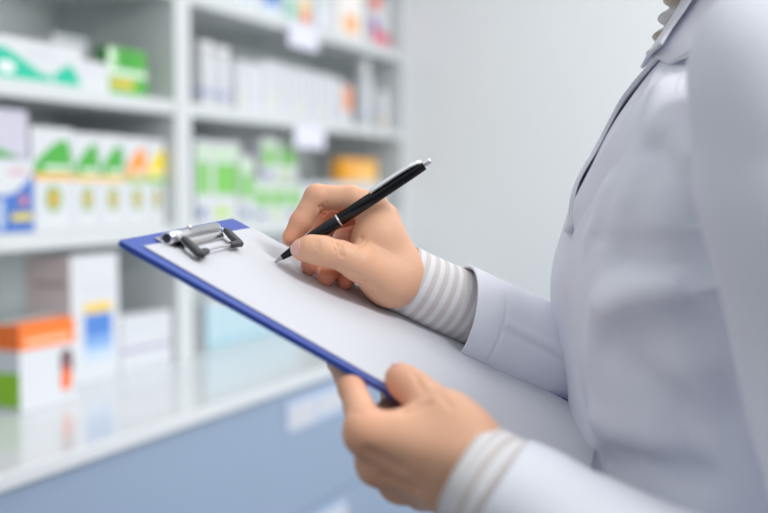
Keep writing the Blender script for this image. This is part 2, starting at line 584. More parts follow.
# left unit, upper shelf
cpx('medicine_carton', 'wide white carton with a teal wave, upper shelf of the left unit', -40, 84, 27, B1, 0.07, t=0.02, front=[
    (TEAL, [(0.02, 0.06), (0.98, 0.06), (0.98, 0.2), (0.93, 0.46), (0.88, 0.58), (0.80, 0.40), (0.72, 0.24), (0.64, 0.26), (0.54, 0.44), (0.44, 0.62), (0.34, 0.76), (0.2, 0.72), (0.02, 0.5)]),
    ((235, 235, 240), OV(0.36, 0.3, 0.07, 0.14)), (WHITE, R(0.72, 0.06, 0.745, 0.34)), (GREYT, R(0.55, 0.66, 0.76, 0.78))])
cpx('medicine_carton', 'small plain white carton peeking over the teal wave carton', 56, 90, 33, B1, 0.06, t=0.16, front=[(GREYT, R(0.2, 0.6, 0.8, 0.7))])
cpx('medicine_carton', 'plain white carton between the teal wave carton and green carton', 84, 111, 60, B1, 0.05, t=0.035, front=[(GREYT, R(0.2, 0.55, 0.7, 0.62))])
cpx('medicine_carton', 'green carton with a white band and orange patch, upper left shelf', 109, 148, 46, B1, 0.028, t=0.05, body=(86, 176, 70), front=[
    ((225, 238, 225), R(0, 0.44, 1, 0.56)), ((225, 190, 80), R(0.1, 0.18, 0.66, 0.36)), ((70, 160, 60), R(0.3, 0.62, 0.7, 0.95)), ((215, 235, 210), R(0.02, 0.6, 0.2, 0.98))],
    side=[((30, 130, 50), R(0, 0.4, 1, 1))])
# left unit, middle shelf
cpx('medicine_carton', 'blue and white carton at the left end of the middle shelf', -14, 34, 158, B2, 0.09, t=0.02, body=(60, 110, 190), front=[
    (WHITE, [(0, 0.62), (0.3, 0.5), (0.6, 0.55), (0.85, 0.7), (1, 0.85), (1, 1), (0, 1)]), ((205, 150, 165), R(0.45, 0.8, 0.85, 0.86)),
    ((225, 205, 70), R(0.5, 0.16, 0.95, 0.26)), ((190, 205, 225), R(0.2, 0.05, 0.34, 0.45)), ((210, 130, 130), R(0.7, 0.36, 0.84, 0.5))])
c_ = cpx('medicine_carton', 'lilac grey carton standing on top of the blue carton', -14, 29, 107, h_at(-14, 158, 0.02) + 0.0006, 0.07, t=0.021, body=(196, 194, 208), front=[
    (GREEN, [(0, 0.02), (0.8, 0.02), (0.3, 0.2), (0, 0.24)])])
def green_box(label, x0, x1, ytop, peak, band, green_band=(240, 190, 110)):
    cpx('medicine_carton', label, x0, x1, ytop, B2, 0.13, t=0.03, group=None, front=[
        (peak, [(0.04, 0.56), (0.97, 0.56), (0.97, 0.72), (0.9, 0.86), (0.8, 0.9), (0.62, 0.87), (0.4, 0.80), (0.16, 0.70), (0.04, 0.63)]),
        ((222, 232, 222), R(0.3, 0.585, 0.92, 0.63)),
        (band, R(0.02, 0.495, 0.98, 0.555)), ((130, 178, 96), OV(0.5, 0.31, 0.2, 0.13)), ((224, 165, 60), OV(0.5, 0.31, 0.1, 0.085)), ((222, 226, 226), R(0.2, 0.06, 0.8, 0.1))])
green_box('wide white carton with green leaf peak, beside the blue carton', 32, 73.5, 126, GREEN, (242, 182, 70))
green_box('narrow white carton with green leaf peak, right of the wide green leaf carton', 74, 100, 132, GREEN, (244, 196, 110))
green_box('narrow white carton with green leaf peak, left of the orange peak carton', 100.5, 125, 134, GREEN, (244, 196, 110))
green_box('white carton with an orange peak, middle shelf', 125.5, 147.5, 136.5, (245, 155, 60), (150, 190, 70))
green_box('white carton with a yellow peak, nearest the upright on the middle shelf', 148, 165.3, 139, (240, 215, 20), (120, 190, 60))
# on the worktop, left
def on_top(px, py):                          # run position and depth of the worktop point at a pixel
    q = hit(px, py, (0, 0, H_TOP), Vector((0, 0, 1)))
    return (q - S0).dot(DIR), (q - S0).dot(INW)
print('t', on_top(16, 421), on_top(69, 398), on_top(72,408))
t = -0.08
s = s_at(16, t); s2 = s_at(72, t)
carton('medicine_carton', 'white carton with a broad orange lid band and orange drop, on worktop', s, t, BT + 0.0005, s2 - s, 0.06, h_at(16, 326, t) - BT,
       front=[((243, 120, 35), R(0, 0.70, 1, 1)), ((250, 190, 150), R(0.1, 0.76, 0.9, 0.82)), ((110, 80, 90), [(0.72, 0.6), (0.84, 0.64), (0.94, 0.6), (0.96, 0.4), (0.9, 0.3), (0.72, 0.36)]),
              ((240, 110, 40), [(0.74, 0.16), (0.84, 0.13), (0.92, 0.2), (0.93, 0.32), (0.82, 0.47), (0.72, 0.3)])],
       side=[((243, 115, 35), R(0, 0.70, 1, 1)), ((205, 210, 214), R(0, 0.45, 1, 0.7)), ((140, 195, 40), R(0, 0.06, 1, 0.45))], top=(243, 125, 40))
t = 0.012
s = s_at(69, t); s2 = s_at(117, t)
carton('medicine_carton', 'tall white carton with yellow band over blue panel, pinkish end, on worktop', s, t, BT + 0.0005, s2 - s, 0.115, h_at(69, 257, t) - BT,
       front=[((236, 200, 80), R(0.26, 0.545, 0.84, 0.62)), ((80, 130, 205), R(0.26, 0.36, 0.84, 0.535)), ((130, 168, 220), R(0.26, 0.26, 0.84, 0.36)), ((190, 210, 236), R(0.26, 0.17, 0.84, 0.26)),
              (GREYT, R(0.24, 0.72, 0.84, 0.75))],
       side=[((222, 202, 200), R(0, 0, 1, 1)), ((186, 160, 160), R(0.15, 0.76, 0.9, 0.80))])
tt = 0.012
for k, (a, b) in enumerate(((119, 130.5), (131, 143), (143.5, 156), (156.5, 170))):
    lab = ['small white carton with a purple text line, beside the tall blue panel carton', 'small white carton with a purple text line, second from the tall blue panel carton',
           'small white carton with a purple text line, third from the tall blue panel carton', 'small white carton with a purple text line, nearest the upright on the worktop'][k]
    cpx('medicine_carton', lab, a, b, 318 - k * 2, BT, 0.05, t=tt, group='small white cartons on the worktop',
        front=[((150, 135, 175), R(0.05, 0.36, 0.95, 0.42)), (GREYT, R(0.35, 0.62, 0.6, 0.9))])
# worktop, right unit: pale teal striped cartons
tt = 0.03
for k, (a, b) in enumerate(((205, 219), (219.5, 233), (233.5, 246), (246.5, 258), (258.5, 269), (269.5, 279), (279.5, 289), (289.5, 298))):
    cpx('medicine_carton', 'slim white carton with pale teal stripe, %s on the worktop' % ['first', 'second', 'third', 'fourth', 'fifth', 'sixth', 'seventh', 'eighth'][k] + ' from the upright',
        a, b, 303 - k * 1.5, BT, 0.06, t=tt, group='teal striped cartons on the worktop',
        front=[((118, 192, 214), R(0.1, 0.08, 0.35, 0.95)), ((180, 216, 228), R(0.55, 0.1, 0.8, 0.9)), ((120, 190, 205), R(0.1, 0.05, 0.9, 0.14))])
# right unit, top shelf
B0 = 1.872
top_specs = [(196, 214, -55, WHITE, (225, 225, 230), 'plain white carton at the near end of the top shelf'),
             (216, 238, -50, WHITE, (215, 220, 230), 'second white carton along the top shelf'),
             (240, 260, -44, (232, 236, 240), (190, 200, 220), 'third pale carton along the top shelf'),
             (262, 284, -40, WHITE, (80, 130, 200), 'white carton with a blue patch on the top shelf'),
             (287, 296, -32, (205, 228, 220), (120, 190, 160), 'pale green carton on the top shelf'),
             (297, 314, -28, WHITE, (240, 150, 90), 'white carton with an orange and yellow patch on the top shelf'),
             (316, 336, -22, WHITE, (222, 224, 230), 'plain white carton in the middle of the top shelf'),
             (338, 364, -16, (245, 240, 236), (245, 185, 130), 'cream carton with a peach spot on the top shelf'),
             (368, 390, -10, WHITE, (225, 90, 90), 'white carton with red and purple print at the far end of the top shelf')]
for x0, x1, yt, body, ink, lab in top_specs:
    pr = [(ink, R(0.2, 0.12, 0.75, 0.42))]
    if 'orange' in lab: pr = [((245, 205, 110), R(0.3, 0.3, 0.7, 0.55)), ((240, 140, 90), R(0.25, 0.08, 0.8, 0.3)), ((120, 195, 170), R(0.02, 0.12, 0.2, 0.3))]
    if 'red' in lab: pr = [((150, 90, 170), R(0.1, 0.3, 0.5, 0.5)), ((225, 100, 120), R(0.2, 0.1, 0.95, 0.32)), ((230, 90, 60), R(0.1, 0.72, 0.6, 0.95))]
    if 'blue patch' in lab: pr = [(ink, R(0.1, 0.22, 0.85, 0.5)), ((210, 225, 240), R(0.1, 0.08, 0.9, 0.2))]
    if 'peach' in lab: pr = [(ink, OV(0.5, 0.32, 0.3, 0.2))]
    cpx('medicine_carton', lab, x0, x1, yt, B0, 0.07, t=0.04, body=body, front=pr)

# right unit, second shelf: white jars and packs
def jar(label, px, ytop, r, t=0.07, cap=0.022, body=WHITE, band=(214, 218, 232), neck=0.8, group='white jars and bottles on the shelf', base=None):
    base = B1 if base is None else base
    s = s_at(px, t)
    h = h_at(px, ytop, t) - base
    u = thing('medicine_bottle', label, 'bottle', SW(s, t, base + 0.0005), (0, 0, ROTZ), group)
    hb = h - cap
    bm = bmesh.new()
    lathe(bm, [(0, 0), (r * 0.92, 0), (r, 0.004), (r, hb * 0.2)], 28, 0)
    lathe(bm, [(r, hb * 0.2), (r * 1.004, hb * 0.2), (r * 1.004, hb * 0.34), (r, hb * 0.34)], 28, 1)
    lathe(bm, [(r, hb * 0.34), (r, hb * 0.86), (r * 0.93, hb * 0.93), (r * neck, hb * 0.97), (r * neck, hb), (0, hb)], 28, 0)
    obj('bottle_body', bm, [cm(*body), cm(*band)], u, True)
    bm = bmesh.new()
    rc = r * neck * 1.08
    lathe(bm, [(0, hb), (rc, hb), (rc, h - 0.003), (rc - 0.003, h), (0, h)], 28, 0)
    obj('cap', bm, cm(242, 242, 244), u, True)
    return u
for px, yt, r, lab in ((204, 43, 0.030, 'white bottle closest to the upright on the second shelf'), (220, 48, 0.028, 'white bottle, second from the upright, second shelf')):
    jar(lab, px, yt, r, band=(186, 190, 215))
packs = [(237.5, 247.5, 60), (248.5, 264, 62), (265, 279, 60), (280, 293, 64), (294, 306, 67), (307, 319, 70), (320, 331, 73), (332, 342, 77)]
ordn = ['first', 'second', 'third', 'fourth', 'fifth', 'sixth', 'seventh', 'eighth']
for k, (a, b, yt) in enumerate(packs):
    cpx('medicine_carton', 'white carton with faint printed line, %s after the two bottles, second shelf' % ordn[k], a, b, yt, B1, 0.08, t=0.04,
        group='white cartons in a row on the second shelf',
        front=[((205, 210, 226) if k % 2 else (220, 222, 205), R(0.08, 0.2, 0.92, 0.32)), ((228, 222, 226), R(0.1, 0.08, 0.9, 0.13))])
cpx('medicine_carton', 'small salmon orange carton beside the white bottle, second shelf', 343, 353, 84, B1, 0.05, t=0.05, front=[((243, 165, 125), R(0.05, 0.35, 0.95, 0.95))])
jar('tall white bottle near the far end of the second shelf', 363, 61, 0.032, t=0.07, cap=0.05, neck=0.62)
jar('short white bottle at the far end of the second shelf', 380, 92, 0.028, t=0.06, cap=0.02, band=(226, 214, 190))
# right unit, third shelf: green cartons
def gcarton(label, x0, x1, yt, t, dark=True, base=B2, d=0.07, grp='green and white cartons on the third shelf'):
    pr = [((126, 196, 96), R(0.1, 0.34, 0.9, 0.74)), ((190, 222, 176), R(0.1, 0.78, 0.4, 0.93)), ((196, 226, 182), R(0.55, 0.8, 0.9, 0.92)),
          ((90, 112, 160) if dark else (186, 214, 110), R(0.12, 0.06, 0.6, 0.18))]
    cpx('medicine_carton', label, x0, x1, yt, base, d, t=t, front=pr, group=grp)
gcarton('tall green panel carton beside the upright, third shelf', 195.5, 211, 139, 0.05)
gcarton('tall green panel carton, second from the upright, third shelf', 211.5, 240, 141, 0.05, False)
gcarton('narrow green panel carton, third from the upright, lower than its neighbours', 240.5, 254, 156, 0.04)
gcarton('green panel carton below the stacked pair, near the hidden clipboard corner', 255, 270, 180, 0.04)
gcarton('green panel carton in the low row, second below the stacked pair', 270.5, 286, 181, 0.04, False)
gcarton('green panel carton in the low row, third, behind the writing hand', 286.5, 301, 182, 0.04)
hb = h_at(263, 180, 0.04)
gcarton('white carton with green panel stacked on the low row, left of the pair', 262, 277, 137, 0.045, True, base=hb, d=0.06)
gcarton('white carton with green panel stacked on the low row, right of the pair', 277.5, 298, 138, 0.045, False, base=hb, d=0.06)
for k, (a, b) in enumerate(((302, 320), (320.5, 339), (339.5, 360), (360.5, 384))):
    cpx('medicine_carton', 'low white carton behind the writing hand, %s of the row' % ordn[k], a, b, 183 - k * 0.5, B2, 0.09, t=0.04,
        group='low white cartons on the third shelf', front=[((215, 222, 228), R(0.1, 0.3, 0.9, 0.5))])
hb = h_at(339.5, 182, 0.04) + 0.0005
cpx('medicine_carton', 'yellow orange carton on top of the low white cartons', 341, 377, 158, hb, 0.035, t=0.045, body=(244, 176, 52), front=[((250, 200, 110), R(0.35, 0.1, 0.95, 0.8)), ((236, 160, 30), R(0.02, 0.05, 0.2, 0.95)), ((248, 170, 90), R(0.3, 0.6, 0.6, 0.95))])

# price tags clipped on the shelf fronts
def price_tag(label, x0, x1, y0, y1):
    s0, s1 = s_at(x0, -0.004), s_at(x1, -0.004)
    z1, z0 = h_at(x0, y0, -0.004), h_at(x0, y1, -0.004)
    u = thing('price_tag', label, 'price tag', SW(s0, -0.004, z0), (0, 0, ROTZ))
    bm = bmesh.new(); box(bm, (0, 0, 0), (s1 - s0, 0.0018, z1 - z0), 0, 0.0006)
    obj('card', bm, cm(226, 226, 240), u)
    bm = bmesh.new(); box(bm, (0.01, 0.0019, (z1 - z0) - 0.02), (s1 - s0 - 0.01, 0.0078, (z1 - z0) - 0.004), 0, 0.0005)
    obj('clip_rail', bm, M['holder'], u)
price_tag('white price tag hanging from the top shelf edge', 290, 319, 22, 45)
price_tag('white price tag hanging from the second shelf edge, above the hand', 295, 325, 124, 147)

# ------------------------------------------------------------------ clipboard, sheet of paper, pen
A_ = camv(-0.161, -0.0058, 0.65)
BT_ = 0.0036
U_ = (RT * 0.162 - UP * 0.0865 + FW * -0.028).normalized()
W0 = (RT * 0.046 - UP * -0.0217 + FW * 0.2)
W_ = (W0 - U_ * W0.dot(U_)).normalized()
N_ = U_.cross(W_)
if N_.z < 0: N_ = -N_
A_ = A_ + W_ * 0.0105 - U_ * 0.0065
BW, BL = 0.196, 0.3205
def BP(u, w, n=0.0): return A_ + U_ * u + W_ * w + N_ * n       # n measured from the board's upper face
def B_uv(px, py, n=0.0):
    q = hit(px, py, BP(0, 0, n), N_) - A_
    return q.dot(U_), q.dot(W_)
BM4 = Matrix((U_, W_, N_)).transposed().to_4x4(); BM4.translation = A_
if BM4.determinant() < 0: print('left handed board frame')

cb = thing('clipboard', 'royal blue clipboard with silver clip, held in the left hand', 'clipboard')
cb.matrix_world = BM4
cb.location = A_; cb.rotation_euler = BM4.to_euler()
def slab_outline(L, Wd, r, n=8):
    pts = []
    for cx, cy, a0 in ((L - r, Wd - r, 0), (r, Wd - r, 90), (r, r, 180), (L - r, r, 270)):
        for k in range(n + 1):
            a = math.radians(a0 + 90 * k / n)
            pts.append((cx + r * math.cos(a), cy + r * math.sin(a)))
    return pts
def extruded(bm, pts, z0, z1, bevel=0.0, mat=0):
    b = [bm.verts.new((x, y, z0)) for x, y in pts]; t = [bm.verts.new((x, y, z1)) for x, y in pts]
    n = len(pts); fs = [bm.faces.new(b[::-1]), bm.faces.new(t)]
    for i in range(n): fs.append(bm.faces.new([b[i], b[(i + 1) % n], t[(i + 1) % n], t[i]]))
    for f in fs: f.material_index = mat
    if bevel:
        ed = [e for f in fs[:2] for e in f.edges]
        bmesh.ops.bevel(bm, geom=ed, offset=bevel, segments=3, profile=0.5, affect='EDGES')
bm = bmesh.new(); extruded(bm, slab_outline(BL, BW, 0.0018), -BT_, 0, 0.0012)
obj('board', bm, M['blue_board'], cb, False)
# clip: base plate, spring roll, pressing lip, wire lever with two black grips
u0, w0 = B_uv(168, 238, 0.006); u1, w1 = B_uv(213, 227, 0.006)
print('S', s_at(166.5,.03), s_at(220,.07)+.028, s_at(234,.04), s_at(117,.03), s_at(119,.012), s_at(262,.045), s_at(277,.045), s_at(277.5,.045));print('clip', u0, w0, u1, w1, 'far corner', B_uv(240, 222), 'paper', B_uv(147, 247), B_uv(279, 326))
clip = bpy.data.objects.new('clip', None)
UC = 0.5 * (u0 + u1); WA, WB = w0, w0 + 0.086
bm = bmesh.new()
box(bm, (UC - 0.0085, WA + 0.002, 0.0002), (UC + 0.007, WB - 0.002, 0.0014), 0, 0.0004)
plate = obj('clip', bm, M['steel'], cb); plate['label'] = 'silver clip with a rolled spring'
bm = bmesh.new()
mm = Matrix.Translation((UC, WA, 0.0052)) @ Matrix.Rotation(-math.pi / 2, 4, 'X')
Lr = WB - WA
lathe(bm, [(0.0032, 0.001), (0.0032, 0), (0.0041, 0), (0.0041, Lr * 0.2), (0.0041, Lr), (0.0032, Lr), (0.0032, Lr - 0.001)], 28, 0, mm)
lathe(bm, [(0.0031, 0.0006), (0.0, 0.0006)], 28, 1, mm); lathe(bm, [(0.0031, Lr - 0.0006), (0.0, Lr - 0.0006)], 28, 1, mm)
bm2 = bmesh.new()
obj('spring_roll', bm, [M['chrome'], M['black_rubber']], plate, False)
bm = bm2
prof = [(0.0035, 0.0036), (0.0055, 0.0046), (0.0080, 0.0038), (0.0096, 0.0022), (0.0100, 0.0012)]
for j, (wa, wb) in enumerate(((WA + 0.012, WB - 0.004),)):
    rows = []
    for (du, nn) in prof:
        rows.append([bm.verts.new((UC + du, wa, nn)), bm.verts.new((UC + du, wb, nn)), bm.verts.new((UC + du, wb, nn + 0.0012)), bm.verts.new((UC + du, wa, nn + 0.0012))])
    for r1, r2 in zip(rows, rows[1:]):
        for i in range(4): bm.faces.new([r1[i], r1[(i + 1) % 4], r2[(i + 1) % 4], r2[i]])
    bm.faces.new(rows[0]); bm.faces.new(rows[-1][::-1])
obj('pressing_plate', bm, M['steel'], plate)
# rivet on the roll
bm = bmesh.new(); lathe(bm, [(0.0, 0.0114), (0.0014, 0.0110), (0.0018, 0.0095), (0.0018, 0.008)], 16, 0, Matrix.Translation((UC - 0.001, WA + 0.035, 0)))
obj('rivet', bm, M['chrome'], plate)
def bl(px, py, n): u, w = B_uv(px, py, n); return Vector((u, w, n))
g1a, g1b = bl(184, 238.5, 0.0075), bl(200, 254.5, 0.006)
g2a, g2b = bl(226, 230, 0.0075), bl(239, 243.5, 0.006)
c1, c2 = bl(207, 250.5, 0.0055), bl(230, 245, 0.0055)
bm = bmesh.new()
wire_tube(bm, [Vector((UC, WA + 0.006, 0.0062)), g1a, g1b, c1, c1.lerp(c2, 0.5) + Vector((0, 0, 0.0005)), c2, g2b, g2a, Vector((UC, WB - 0.002, 0.0062))], 0.0011, 10)
obj('wire_lever', bm, M['chrome'], plate)
def grip(a, b, c):
    bm = bmesh.new()
    d = (b - a); L = d.length
    m = frame(a, d, Vector((0, 0, 1)))
    sec = [(-0.001, 0.0012, 0.0018), (0.0015, 0.0020, 0.0030), (L * 0.5, 0.0022, 0.0036), (L - 0.002, 0.0024, 0.0038), (L + 0.0015, 0.0020, 0.0030)]
    rings = []
    for z, hx, hy in sec:
        ring = []
        for k in range(16):
            an = 2 * math.pi * k / 16
            cx, sy = math.cos(an), math.sin(an)
            ring.append(bm.verts.new(m @ Vector((hx * math.copysign(abs(cx) ** 0.6, cx), hy * math.copysign(abs(sy) ** 0.6, sy), z))))
        rings.append(ring)
    for r1, r2 in zip(rings, rings[1:]):
        for k in range(16): bm.faces.new([r1[k], r1[(k + 1) % 16], r2[(k + 1) % 16], r2[k]])
    bm.faces.new(rings[0]); bm.faces.new(rings[-1])
    # short return along the wire corner
    d2 = c - b; m2 = frame(b, d2, Vector((0, 0, 1)))
    rings = []
    for z, hx, hy in ((-0.001, 0.0022, 0.0030), (0.0, 0.0024, 0.0032), (d2.length * 0.8, 0.0022, 0.0030), (d2.length, 0.0016, 0.0022)):
        rings.append([bm.verts.new(m2 @ Vector((hx * math.cos(2 * math.pi * k / 12), hy * math.sin(2 * math.pi * k / 12), z))) for k in range(12)])
    for r1, r2 in zip(rings, rings[1:]):
        for k in range(12): bm.faces.new([r1[k], r1[(k + 1) % 12], r2[(k + 1) % 12], r2[k]])
    bm.faces.new(rings[0]); bm.faces.new(rings[-1])
    o = obj('grip', bm, M['black_rubber'], plate, True); o['label'] = 'black grip on the wire lever'
grip(g1a, g1b, c1); grip(g2a, g2b, c2)

# paper
pa = math.radians(-2.0)
bm = bmesh.new()
PW, PL = 0.1835, 0.3080
for k in range(3):
    z0 = 0.0003 + 0.00028 * k
    extruded(bm, [(0, 0), (PL, 0), (PL, PW), (0, PW)], z0, z0 + 0.00022)
o = obj('paper_sheet', bm, M['paper'])
o.matrix_world = BM4 @ Matrix.Translation((0.0115, 0.0120, 0)) @ Matrix.Rotation(pa, 4, 'Z')
tag(o, 'blank white sheets of paper clipped on the blue clipboard', 'paper')

# pen
PZ0, PZ1 = 0.782, 0.772
q = hit(275, 262, BP(0, 0, 0.0014), N_)
pen0 = q
pen1 = P(431, 160, 0.772)
pd = (pen1 - pen0).normalized(); PLn = (pen1 - pen0).length
print('pen length', PLn, 'tip depth', (pen0 - CAM).dot(FW))
side = (UP * 0.86 - RT * 0.5).normalized()
side = (side - FW * 0.8); side = (side - pd * side.dot(pd)).normalized()     # the clip sits on the upper side
pm = frame(pen0, pd, side)
pen = thing('ballpoint_pen', 'black ballpoint pen with silver clip, held in the writing hand', 'pen')
pen.location = pm.translation; pen.rotation_euler = pm.to_euler()
k_ = PLn / 0.140
bm = bmesh.new(); lathe(bm, [(0, 0.0004), (0.0005, 0.0), (0.0008, 0.0012), (0.0013, 0.004), (0.0019, 0.0065), (0.0019, 0.0075)], 24)
obj('tip', bm, M['steel'], pen, True)
bm = bmesh.new(); lathe(bm, [(0.0017, 0.006), (0.0021, 0.0066), (0.0030, 0.014), (0.0041, 0.026), (0.0046, 0.036), (0.00475, 0.0568 * k_), (0.0045, 0.057 * k_)], 32)
obj('grip_section', bm, M['black_plastic'], pen, True)
bm = bmesh.new(); lathe(bm, [(0.0045, 0.0569 * k_), (0.0049, 0.057 * k_), (0.0049, 0.0582 * k_), (0.0045, 0.0583 * k_)], 32)
obj('ring', bm, M['chrome'], pen, True)
bm = bmesh.new(); lathe(bm, [(0.0045, 0.0582 * k_), (0.00475, 0.0584 * k_), (0.0047, 0.09 * k_), (0.0043, 0.122 * k_), (0.0040, 0.1328 * k_), (0.0037, 0.1334 * k_), (0.0022, 0.1334 * k_)], 32)
obj('barrel', bm, M['black_plastic'], pen, True)
bm = bmesh.new(); lathe(bm, [(0.0022, 0.133 * k_), (0.0022, 0.1385 * k_), (0.0018, 0.1398 * k_), (0, 0.140 * k_)], 24)
obj('push_button', bm, M['chrome'], pen, True)
bm = bmesh.new()
rows = []
for z, x, hw, th in ((0.0885, 0.0052, 0.0015, 0.0009), (0.0895, 0.0060, 0.0021, 0.001), (0.093, 0.0062, 0.0023, 0.001), (0.112, 0.0064, 0.0023, 0.001), (0.124, 0.0060, 0.0023, 0.001), (0.1305, 0.0048, 0.0022, 0.001), (0.1335, 0.0034, 0.0020, 0.001)):
    rows.append([bm.verts.new((x + a * th * 0.5, b * hw, z * k_)) for a, b in ((-1, -1), (1, -0.8), (1, 0.8), (-1, 1))])
for r1, r2 in zip(rows, rows[1:]):
    for i in range(4): bm.faces.new([r1[i], r1[(i + 1) % 4], r2[(i + 1) % 4], r2[i]])
bm.faces.new(rows[0]); bm.faces.new(rows[-1])
lathe(bm, [(0, 0.0046), (0.0011, 0.0048), (0.0013, 0.0062), (0, 0.0068)], 12, 0, Matrix.Translation((0, 0, 0.0893 * k_)) @ Matrix.Rotation(math.pi / 2, 4, 'Y'))
obj('pocket_clip', bm, M['chrome'], pen, False)

# ------------------------------------------------------------------ the person
person = thing('person', 'person in a white lab coat and striped shirt writing on the clipboard', 'person', (0.25, 0.745, 0))
def X(px, py, z, r): return (arr(P(px, py, z)), r / 1000.0)

def hand_field(fingers, thumb, palm, extra, kp=0.014, kf=0.008, kt=0.012):
    def fn(p):
        d = None
        for a, ra, b, rb in palm:
            c = cone(p, a, b, ra, rb)
            d = c if d is None else smin(d, c, kp)
        for (c0, axes, rad) in extra:
            d = smin(d, ellipsoid(p, c0, axes, rad), kp)
        tot = smin(d, chain(p, thumb, 0.004), kt)
        for f in fingers:
            tot = smin(tot, smin(d, chain(p, f, 0.003), kf), 0.0012)
        return tot
    return fn

def add_palm(wrists, mcps, rw, rm):
    out = []
    for i, m in enumerate(mcps):
        w = wrists[0] + (wrists[1] - wrists[0]) * (i / (len(mcps) - 1))
        out.append((w, rw, m, rm[i]))
    return out

# right hand, holding the pen
r_index = [X(372, 209, .800, 10.6), X(350, 198.5, .797, 9.8), X(317, 197, .793, 9.4), X(301, 222, .7905, 8.1), X(290.5, 238, .788, 6.4)]
r_middle = [X(382, 219, .819, 11.0), X(360, 211, .822, 9.8), X(327, 219, .817, 9.6), X(315, 245, .803, 8.6), X(310.5, 266, .791, 7.0)]
r_ring = [X(389, 234, .836, 11), X(366, 228, .842, 9.4), X(346, 236, .838, 9.0), X(338, 262, .812, 8.0), X(325.5, 277, .789, 7.0)]
r_little = [X(398, 252, .850, 10), X(376, 248, .855, 8.4), X(360, 254, .850, 8.0), X(353, 273, .822, 7.2), X(345, 281.5, .801, 6.2)]
r_thumb = [X(392, 284, .790, 15.5), X(357, 263, .770, 12.2), X(341, 255.5, .766, 10.2), X(323, 251, .764, 10.4), X(311, 249, .766, 9.6), X(302, 249.5, .769, 8.2)]
wr = [arr(P(402, 273.5, .798)), arr(P(405, 284, .824))]
fa = [arr(P(468, 311, .822)), arr(P(470, 319, .840))]
r_palm = add_palm(wr, [f[0][0] for f in (r_index, r_middle, r_ring, r_little)], 0.0140, [0.012, 0.012, 0.0115, 0.011])
r_palm += [(wr[0], 0.0135, fa[0], 0.0145), (wr[1], 0.0135, fa[1], 0.0145)]
I3 = np.eye(3)
r_extra = [(arr(P(374, 243, .789)), I3, (0.017, 0.013, 0.018)),      # flesh between thumb and index
           (arr(P(386, 278, .796)), I3, (0.020, 0.016, 0.018)),      # base of the thumb
           (arr(P(397, 286, .826)), I3, (0.020, 0.018, 0.013))]      # heel of the hand
fnr = hand_field([r_index, r_middle, r_ring, r_little], r_thumb, r_palm, r_extra)
def bounds(chains, palm, pad=0.022):
    pts = np.array([x[0] for c in chains for x in c] + [q for w in palm for q in (w[0], w[2])])
    return pts.min(0) - pad, pts.max(0) + pad
lo, hi = bounds([r_index, r_middle, r_ring, r_little, r_thumb], r_palm)
VR, FR = surface_nets(fnr, lo, hi, 0.00085)
VR = smooth_verts(VR, FR, 2)

# left hand, fingers under the board, thumb on the sheet
def BX(u, w, n, r): return (arr(BP(u, w, n)), r / 1000.0)
iu, iw = B_uv(340, 361, -.0150)
print('index', iu, iw)
l_index = [X(367, 433, .597, 11.8), X(359.5, 409, .618, 8.8), X(352, 389, .638, 8.2), BX(iu, iw, -.0150, 8.4), BX(iu - .010, iw + .024, -.0130, 7.8), BX(iu - .018, iw + .043, -.0118, 6.6)]
l_middle = [X(379, 463, .610, 12.0), X(376, 428, .632, 9.6), BX(.197, .030, -.0165, 9.2), BX(.187, .055, -.0130, 8.2), BX(.180, .075, -.0115, 6.8)]
l_ring = [X(400, 481, .625, 11.5), X(402, 440, .645, 9.4), BX(.222, .036, -.0165, 9.0), BX(.212, .058, -.0125, 8.0), BX(.205, .078, -.0115, 6.6)]
l_little = [X(424, 490, .638, 10.5), X(425, 455, .652, 8.6), BX(.243, .038, -.016, 8.0), BX(.236, .054, -.012, 7.2), BX(.230, .068, -.0105, 6.0)]
l_thumb = [X(470, 441, .590, 14.5), X(447, 415, .604, 13.0), X(431, 402.5, .617, 11.0), X(416, 391, .623, 10.6), X(405, 382.5, .628, 9.8), X(399, 378, .632, 8.6)]
wl = [arr(P(471, 459, .584)), arr(P(458, 482, .602))]
fl = [arr(P(548, 520, .568)), arr(P(540, 540, .584))]
l_palm = add_palm(wl, [f[0][0] for f in (l_index, l_middle, l_ring, l_little)], 0.0155, [0.0120, 0.0120, 0.0115, 0.0105])
l_palm += [(wl[0], 0.0155, fl[0], 0.0175), (wl[1], 0.0155, fl[1], 0.0175)]
l_extra = [(arr(P(425, 430, .602)), I3, (0.019, 0.012, 0.014)), (arr(P(455, 432, .598)), I3, (0.018, 0.014, 0.016))]
fnl = hand_field([l_index, l_middle, l_ring, l_little], l_thumb, l_palm, l_extra, kf=0.009)
lo, hi = bounds([l_index, l_middle, l_ring, l_little, l_thumb], l_palm)
VL, FL = surface_nets(fnl, lo, hi, 0.00125)
VL = smooth_verts(VL, FL, 2)
for nm, ch in (('index', r_index), ('middle', r_middle), ('ring', r_ring), ('little', r_little), ('thumb', r_thumb), ('Lthumb', l_thumb), ('Rpalm', [(a, ra) for a, ra, b, rb in r_palm])):
    print(nm, [round(((Vector(c) - A_).dot(N_) - r) * 1000, 1) for c, r in ch], [round(float(np.linalg.norm(ch[i + 1][0] - ch[i][0])) * 1000) for i in range(len(ch) - 1)])

